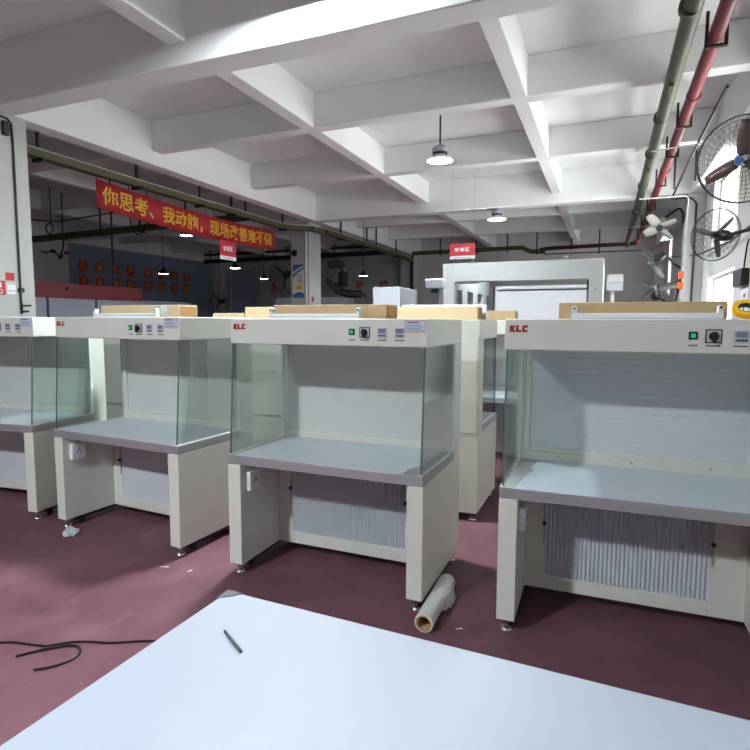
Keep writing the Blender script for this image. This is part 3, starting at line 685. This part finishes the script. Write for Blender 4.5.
# ------------------------------------------------------------------ fans
def fan(name, label, c, nrm, Rr, mount, blades=3, bm='blade', guard=True, rot=0, wires=28, rings=5, cat='fan', elbow=None, bw=1.0):
    c = Vector(c); nrm = Vector(nrm).normalized()
    R = root(name, label, cat, c, 0, 'wall fans')
    X = nrm.to_track_quat('Z', 'Y').to_matrix().to_4x4()
    if guard:
        for side, nm in ((1, 'front_guard'), (-1, 'rear_guard')):
            b = MB()
            dep = .07*Rr/.35
            b.ring((0, 0, side*.012), Rr, .005, 48, 6)
            for k in range(1, rings+1):
                q = k/(rings+1); b.ring((0, 0, side*(.012+dep*(1-q*q))), Rr*q, .0013, 40, 4)
            for i in range(wires):
                a = 2*PI*i/wires; tw = .5 if side > 0 else .0
                pts = []
                for k in range(7):
                    q = .16+.84*k/6; ang = a+tw*(1-q)
                    pts.append((Rr*q*math.cos(ang), Rr*q*math.sin(ang), side*(.012+dep*(1-q*q))))
                b.tube(pts, .0014, 4)
            b.build(nm, M['fan_grey'], R, X)
    for i in range(blades):
        a = rot+2*PI*i/blades; b = MB(); vs = []
        for k in range(7):
            r = Rr*(.14+.76*k/6); w = bw*Rr*(.10+.16*math.sin(PI*min(1, .25+.62*k/6)))
            for s in (-1, 1):
                vs.append((r, s*w*.8, s*w*.28)); 
        vs = [(x*math.cos(a)-y*math.sin(a), x*math.sin(a)+y*math.cos(a), z) for x, y, z in vs]
        b.add(vs, [(2*k, 2*k+2, 2*k+3, 2*k+1) for k in range(6)])
        o = b.build('blade', M[bm], R, X); o.modifiers.new('thick', 'SOLIDIFY').thickness = .004
    h = MB().lathe([(0, .085), (Rr*.10, .08), (Rr*.15, .05), (Rr*.15, -.03), (0, -.03)], 20).build('hub', M['chrome'] if bm == 'blade' else M['fan_grey'], R, X)
    if bm == 'blade': MB().lathe([(0, .088), (Rr*.09, .084)], 20).build('badge', M['blue'], h, X)
    mo = MB().lathe([(0, -.03), (Rr*.17, -.03), (Rr*.21, -.07), (Rr*.21, -.17), (Rr*.15, -.23), (0, -.24)], 22).build('motor', M['white' if bm == 'blade_white' else 'black'], R, X)
    p0 = nrm*(-.2); p1 = Vector(mount)-c
    e = elbow and Vector(elbow)-c or (p0+Vector((p1.x*.7, p1.y*.7, p0.z+.03)))*1.0
    pts = smoothpath([tuple(p0), tuple(p0*.6+e*.4+Vector((0, 0, .02))), tuple(e), tuple(p1)], 5)
    b = MB(); b.tube(pts, .02, 8); b.build('bracket_arm', M['black'], R)
    b = MB(); b.box(p1.x-.04, p1.x+.003, p1.y-.06, p1.y+.06, p1.z-.10, p1.z+.10); b.build('wall_plate', M['black'], R)
    return R
fan('wall_fan', 'big caged wall fan with brown blades, cut by the frame edge', (.815, 4.6, 2.735), (-.42, -.86, -.28), .285, (1.6, 5.0, 3.05), rot=1.45, wires=36, rings=9, bw=.7)
fan('wall_fan', 'caged wall fan seen from behind below the first upper window', (1.115, 7.5, 2.62), (-.42, .80, .18), .29, (1.6, 7.45, 2.45), bm='blade_grey', rot=.2, wires=24, elbow=(1.5, 7.35, 2.63), bw=.5)
fan('wall_fan', 'grey wall fan turned edge on beyond the pilaster', (.72, 11.2, 2.69), (-.80, .25, -.55), .33, (1.6, 12.9, 2.55), bm='blade_grey', rot=.5, wires=16, rings=3, elbow=(1.2, 12.5, 2.75))
fan('wall_fan', 'dark uncaged wall fan low on the far window wall', (.80, 11.8, 2.26), (-.2, -.45, .8), .42, (1.3, 12.7, 2.35), guard=False, bm='blade_grey', rot=.3)
fan('wall_fan', 'white bladed fan hanging by the far window strip', (.90, 12.6, 3.50), (-.25, -.60, -.75), .40, (1.3, 12.4, 3.62), blades=4, guard=False, bm='blade_white', rot=.4)
fan('wall_fan', 'big dark wall fan on the back wall beside the tiled column', (-11.95, 19.5, 3.48), (.1, -1, -.05), .66, (-12.0, 20.19, 3.48), bm='blade_grey', rot=.4, wires=28, rings=4, bw=.35)
fan('wall_fan', 'small dark fan standing out before the blue panel at the back', (-14.2, 18.2, 2.40), (.3, -1, .1), .36, (-14.95, 19.5, 2.45), bm='blade_grey', rot=.2, wires=18, rings=3, bw=.4)

# small things on the window wall
o = root('wall_charger', 'black box device hanging by a lead on the window wall', 'device', (1.597, 8.45, 2.08))
MB().box(-.09, 0, -.28, .22, 0, .22).build('case', M['black'], o, bevel=.02)
b = MB(); b.tube([(-.03, -.1, .21), (-.03, -.13, .32), (-.03, -.2, .48), (-.03, -.28, .56)], .01, 6); b.build('lead', M['black'], o)
for i, (y0, w, m, lb) in enumerate(((8.15, .42, 'magenta', 'white paper strip with magenta print on the window wall'), (7.5, .30, 'violet', 'white paper strip with violet print on the window wall'))):
    o = root('wall_notice', lb, 'notice', (1.598, y0, 1.2), 0, 'paper strips on the window wall')
    MB().box(-.006, 0, 0, w, 0, .85).build('sheet', M['white'], o, smooth=False)
    b = MB(); y1 = w*.35
    for k in range(9): b.box(-.008, -.006, y1+.01*(k % 2), y1+.10, .10+.08*k, .15+.08*k)
    b.build('vertical_print', M[m], o, smooth=False)
o = root('emergency_hammer', 'orange handled tool hung on the pilaster', 'tool', (1.30, 12.02, 2.25))
b = MB(); b.box(-.10, 0, -.02, .03, 0, .13); b.box(-.09, -.01, -.03, .02, .19, .33); b.build('handle', M['orange'], o, bevel=.01)
MB().box(-.06, -.03, -.015, .015, .12, .20).build('shaft', M['dark'], o)

# ------------------------------------------------------------------ back of the hall
bo = root('clean_booth', 'large white clean booth with an open front and bright inner wall', 'booth', (-2.80, 10.0, 0))
BW, BD, BH, BZ = 2.72, 4.0, 2.67, 2.34
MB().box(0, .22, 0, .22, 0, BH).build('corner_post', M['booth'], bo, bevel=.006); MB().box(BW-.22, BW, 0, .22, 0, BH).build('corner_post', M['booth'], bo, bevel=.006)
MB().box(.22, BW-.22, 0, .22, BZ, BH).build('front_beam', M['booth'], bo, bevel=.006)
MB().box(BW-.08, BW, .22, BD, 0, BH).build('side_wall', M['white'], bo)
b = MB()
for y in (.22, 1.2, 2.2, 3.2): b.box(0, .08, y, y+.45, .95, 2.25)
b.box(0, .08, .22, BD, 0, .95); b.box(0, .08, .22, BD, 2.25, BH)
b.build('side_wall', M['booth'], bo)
MB().box(.10, .5, .22, .9, 2.36, 2.40).build('roof_strip', M['booth'], bo)
MB().box(.62, BW-.085, 1.9, 1.96, 0, 2.30).build('inner_wall', M['white'], bo)
MB().box(.62, BW-.085, 1.86, 1.9, 2.30, 2.36).build('head_rail', M['white'], bo)
MB().box(.57, .61, 1.85, 1.9, 0, 2.36).build('dark_gasket', M['ink'], bo, smooth=False)
MB().box(.66, BW-.3, 1.89, 1.899, 2.26, 2.285).build('dark_gasket', M['ink'], bo, smooth=False)
MB().box(BW-.255, BW-.221, .18, .22, 0, 2.33).build('dark_gasket', M['ink'], bo, smooth=False)
for x in (.5, 2.12):
    b = MB(); b.tube([(x+.03*math.cos(a*PI/6), .1, BH+.035+.03*math.sin(a*PI/6)) for a in range(12)], .008, 6, True)
    b.build('lifting_eye', M['chrome'], bo)
MB().cyl((BW-.11, -.002, 2.16), (BW-.11, 0, 2.16), .012, 12).build('plug', M['ink'], bo)
cb = root('white_cabinet', 'two stacked white boxes on a post beside the clean booth', 'cabinet', (-.02, 9.2, 0))
MB().box(.06, .11, 0, .05, 0, 2.10).build('post', M['white'], cb)
MB().box(.0, .22, -.1, .12, 2.10, 2.20).build('lower_box', M['white'], cb, bevel=.004)
MB().box(.0, .22, -.1, .12, 2.205, 2.33).build('upper_box', M['white'], cb, bevel=.004)
am = root('arm_stand', 'white stand with a stubby arm head beside the clean booth', 'stand', (-2.42, 8.3, 0))
MB().box(.04, .13, -.03, .06, 0, 2.10).build('post', M['carton_white'], am, bevel=.006)
MB().box(-.16, .12, -.09, .09, 2.12, 2.27).build('arm_head', M['carton_white'], am, bevel=.02)
MB().box(-.07, .04, -.05, .05, 2.06, 2.12).build('head_socket', M['black'], am)
MB().box(-.1, .25, -.15, .15, 0, .02).build('base', M['carton_white'], am)
wb = root('white_carton', 'large white carton standing behind the benches below a cone lamp', 'carton', (-2.53, 6.05, 0), .06)
MB().box(0, .33, 0, .75, 1.2, 2.02).build('carton_body', M['carton_white'], wb, bevel=.006)
MB().box(.02, .31, .02, .7, 0, 1.2).build('plinth', M['cream'], wb)
MB().box(-.002, .33, .37, .38, 2.02, 2.021).build('lid_seam', M['seal'], wb, smooth=False)
wb2 = root('white_board', 'thin white board lying on the hood behind a pale carton', 'board', (-1.8, 5.02, ZT))
MB().box(0, .80, 0, .03, .001, .138).build('panel', M['white'], wb2, bevel=.003)
tag(MB().box(-9.95, -7.5, 15.6, 16.4, 0, 2.36).build('storage_cabinet', M['bluewhite'], bevel=.01), 'low white cabinet behind the tiled column under the bent duct', 'cabinet')

hs = root('air_duct', 'bent black and grey flexible duct behind the tiled column', 'duct')
b = MB(); b.tube(smoothpath([(-8.5, 16.6, 3.45), (-8.2, 16.6, 3.48), (-7.98, 16.6, 3.36), (-7.95, 16.6, 3.1), (-8.0, 16.6, 2.85), (-8.3, 16.6, 2.6)], 6), .13, 14); b.build('upper_bend', M['hose'], hs)
b = MB(); b.tube([(-7.97, 16.55, 3.2), (-7.97, 16.55, 2.75)], .155, 14); b.build('black_sleeve', M['pipe_dark'], hs)
b = MB(); b.tube(smoothpath([(-8.55, 16.5, 2.95), (-8.3, 16.5, 2.72), (-7.95, 16.5, 2.54), (-7.6, 16.5, 2.50), (-7.3, 16.5, 2.50), (-7.12, 16.5, 2.42), (-7.05, 16.5, 2.2), (-7.05, 16.5, 1.5)], 6), .07, 12); b.build('lower_hose', M['hose'], hs)
for k in range(2):
    b = MB(); off = .09 if k else -.09
    b.tube(smoothpath([(-8.55, 16.55, 2.95+off), (-8.3, 16.55, 2.72+off), (-7.95, 16.55, 2.54+off), (-7.6, 16.55, 2.50+off), (-7.3, 16.55, 2.50+off)], 6), .03, 8); b.build('black_cable', M['black'], hs)

pt = root('office_partition', 'grey partition with a dark red fascia band before the blue wall', 'partition', (-9.0, 5.2, 0))
MB().box(0, .05, 0, 3.73, 0, 2.02).build('wall_sheet', M['grey_panel'], pt)
MB().box(-.0, .08, 0, 3.73, 2.02, 2.28).build('fascia', M['fascia'], pt, bevel=.004)
b = MB()
for y in (1.35, 1.6, 2.6): b.box(.05, .06, y, y+.04, 0, 2.02)
b.build('joint_post', M['ink'], pt, smooth=False)
MB().lathe([(0, .03), (.03, .03), (.035, 0)], 16).build('camera_dome', M['black'], pt, Matrix.Translation((.08, 2.0, 2.19)) @ Matrix.Rotation(PI/2, 4, 'Y'))
tag(MB().box(-11.2, -10.9, 10.7, 12.7, 0, 2.13).build('storage_rack', M['bluewhite'], bevel=.01), 'pale cabinet lit by a cone lamp beyond the red fascia', 'cabinet')
o = root('blue_panel', 'tall blue grey panel leaning at the back wall by the small fan', 'panel', (-15.0, 19.9, 0))
MB().box(.15, 1.3, 0, .04, 0, 3.75).build('sheet', M['pale_blue'], o)
MB().box(0, .15, -.05, .05, 0, 3.8).build('edge_post', M['wall'], o)
o = root('ceiling_bracket', 'dark cable bracket hung under the olive pipe near the near column', 'bracket', (-10.95, 8.3, 3.0))
b = MB(); b.tube([(-.05, 0, .07), (.05, 0, .03), (.3, 0, .05), (.5, 0, -.06), (.6, 0, .1), (.62, 0, .3)], .018, 8); b.cyl((.5, -.03, -.12), (.53, .03, -.03), .035, 10); b.cyl((.3, -.04, .05), (.3, .04, .05), .04, 10); b.cyl((.69, -.03, .0), (.69, .03, .0), .035, 10)
b.build('arm', M['black'], o)
b = MB(); b.cyl((.62, 0, .3), (.62, 0, 1.19), .012, 8); b.build('rod', M['black'], o)

# ------------------------------------------------------------------ light, world, camera
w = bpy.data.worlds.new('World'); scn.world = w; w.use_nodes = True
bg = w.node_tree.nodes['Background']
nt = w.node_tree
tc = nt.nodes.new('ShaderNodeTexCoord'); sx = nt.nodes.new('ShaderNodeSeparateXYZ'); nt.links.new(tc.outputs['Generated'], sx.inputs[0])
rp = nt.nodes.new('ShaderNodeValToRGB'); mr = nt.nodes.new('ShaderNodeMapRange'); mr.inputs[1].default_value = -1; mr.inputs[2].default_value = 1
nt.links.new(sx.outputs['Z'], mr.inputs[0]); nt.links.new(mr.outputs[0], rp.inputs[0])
rp.color_ramp.elements[0].position = .47; rp.color_ramp.elements[0].color = (1.0, .99, .95, 1)      # bright lower half, added to light the ceiling through the windows
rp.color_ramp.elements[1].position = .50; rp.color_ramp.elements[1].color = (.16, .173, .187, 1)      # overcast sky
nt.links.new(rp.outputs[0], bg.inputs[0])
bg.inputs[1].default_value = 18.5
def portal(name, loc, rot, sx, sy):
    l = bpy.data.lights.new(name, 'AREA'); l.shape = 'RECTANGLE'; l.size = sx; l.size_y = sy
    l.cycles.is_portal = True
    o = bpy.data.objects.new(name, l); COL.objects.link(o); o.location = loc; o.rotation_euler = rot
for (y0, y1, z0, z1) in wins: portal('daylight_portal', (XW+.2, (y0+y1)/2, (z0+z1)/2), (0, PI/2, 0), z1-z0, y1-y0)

F, PITCH, YAW, ROLL, H = 557.81, -.0961, .383+.0088, .0031, 1.6265
cam = bpy.data.cameras.new('Camera'); cam.sensor_width = 36; cam.sensor_fit = 'HORIZONTAL'; cam.lens = F/750*36; cam.clip_start = .05; cam.clip_end = 100
co = bpy.data.objects.new('Camera', cam); COL.objects.link(co)
fw = Vector((-math.sin(YAW)*math.cos(PITCH), math.cos(YAW)*math.cos(PITCH), math.sin(PITCH)))
rt = Vector((math.cos(YAW), math.sin(YAW), 0)); up = rt.cross(fw)
r2 = rt*math.cos(ROLL)+up*math.sin(ROLL); u2 = -rt*math.sin(ROLL)+up*math.cos(ROLL)
mw = Matrix((r2, u2, -fw)).transposed().to_4x4(); mw.translation = (0, 0, H)
co.matrix_world = mw
scn.camera = co
vs_ = scn.view_settings
scn.display_settings.display_device = 'sRGB'
vs_.view_transform = 'Standard'; vs_.look = 'None'; vs_.gamma = 1.0; vs_.use_curve_mapping = False
vs_.exposure = 0.35
scn.cycles.use_denoising = True
scn.cycles.max_bounces = 10; scn.cycles.diffuse_bounces = 6; scn.cycles.transparent_max_bounces = 24
scn.cycles.sample_clamp_indirect = 6.0
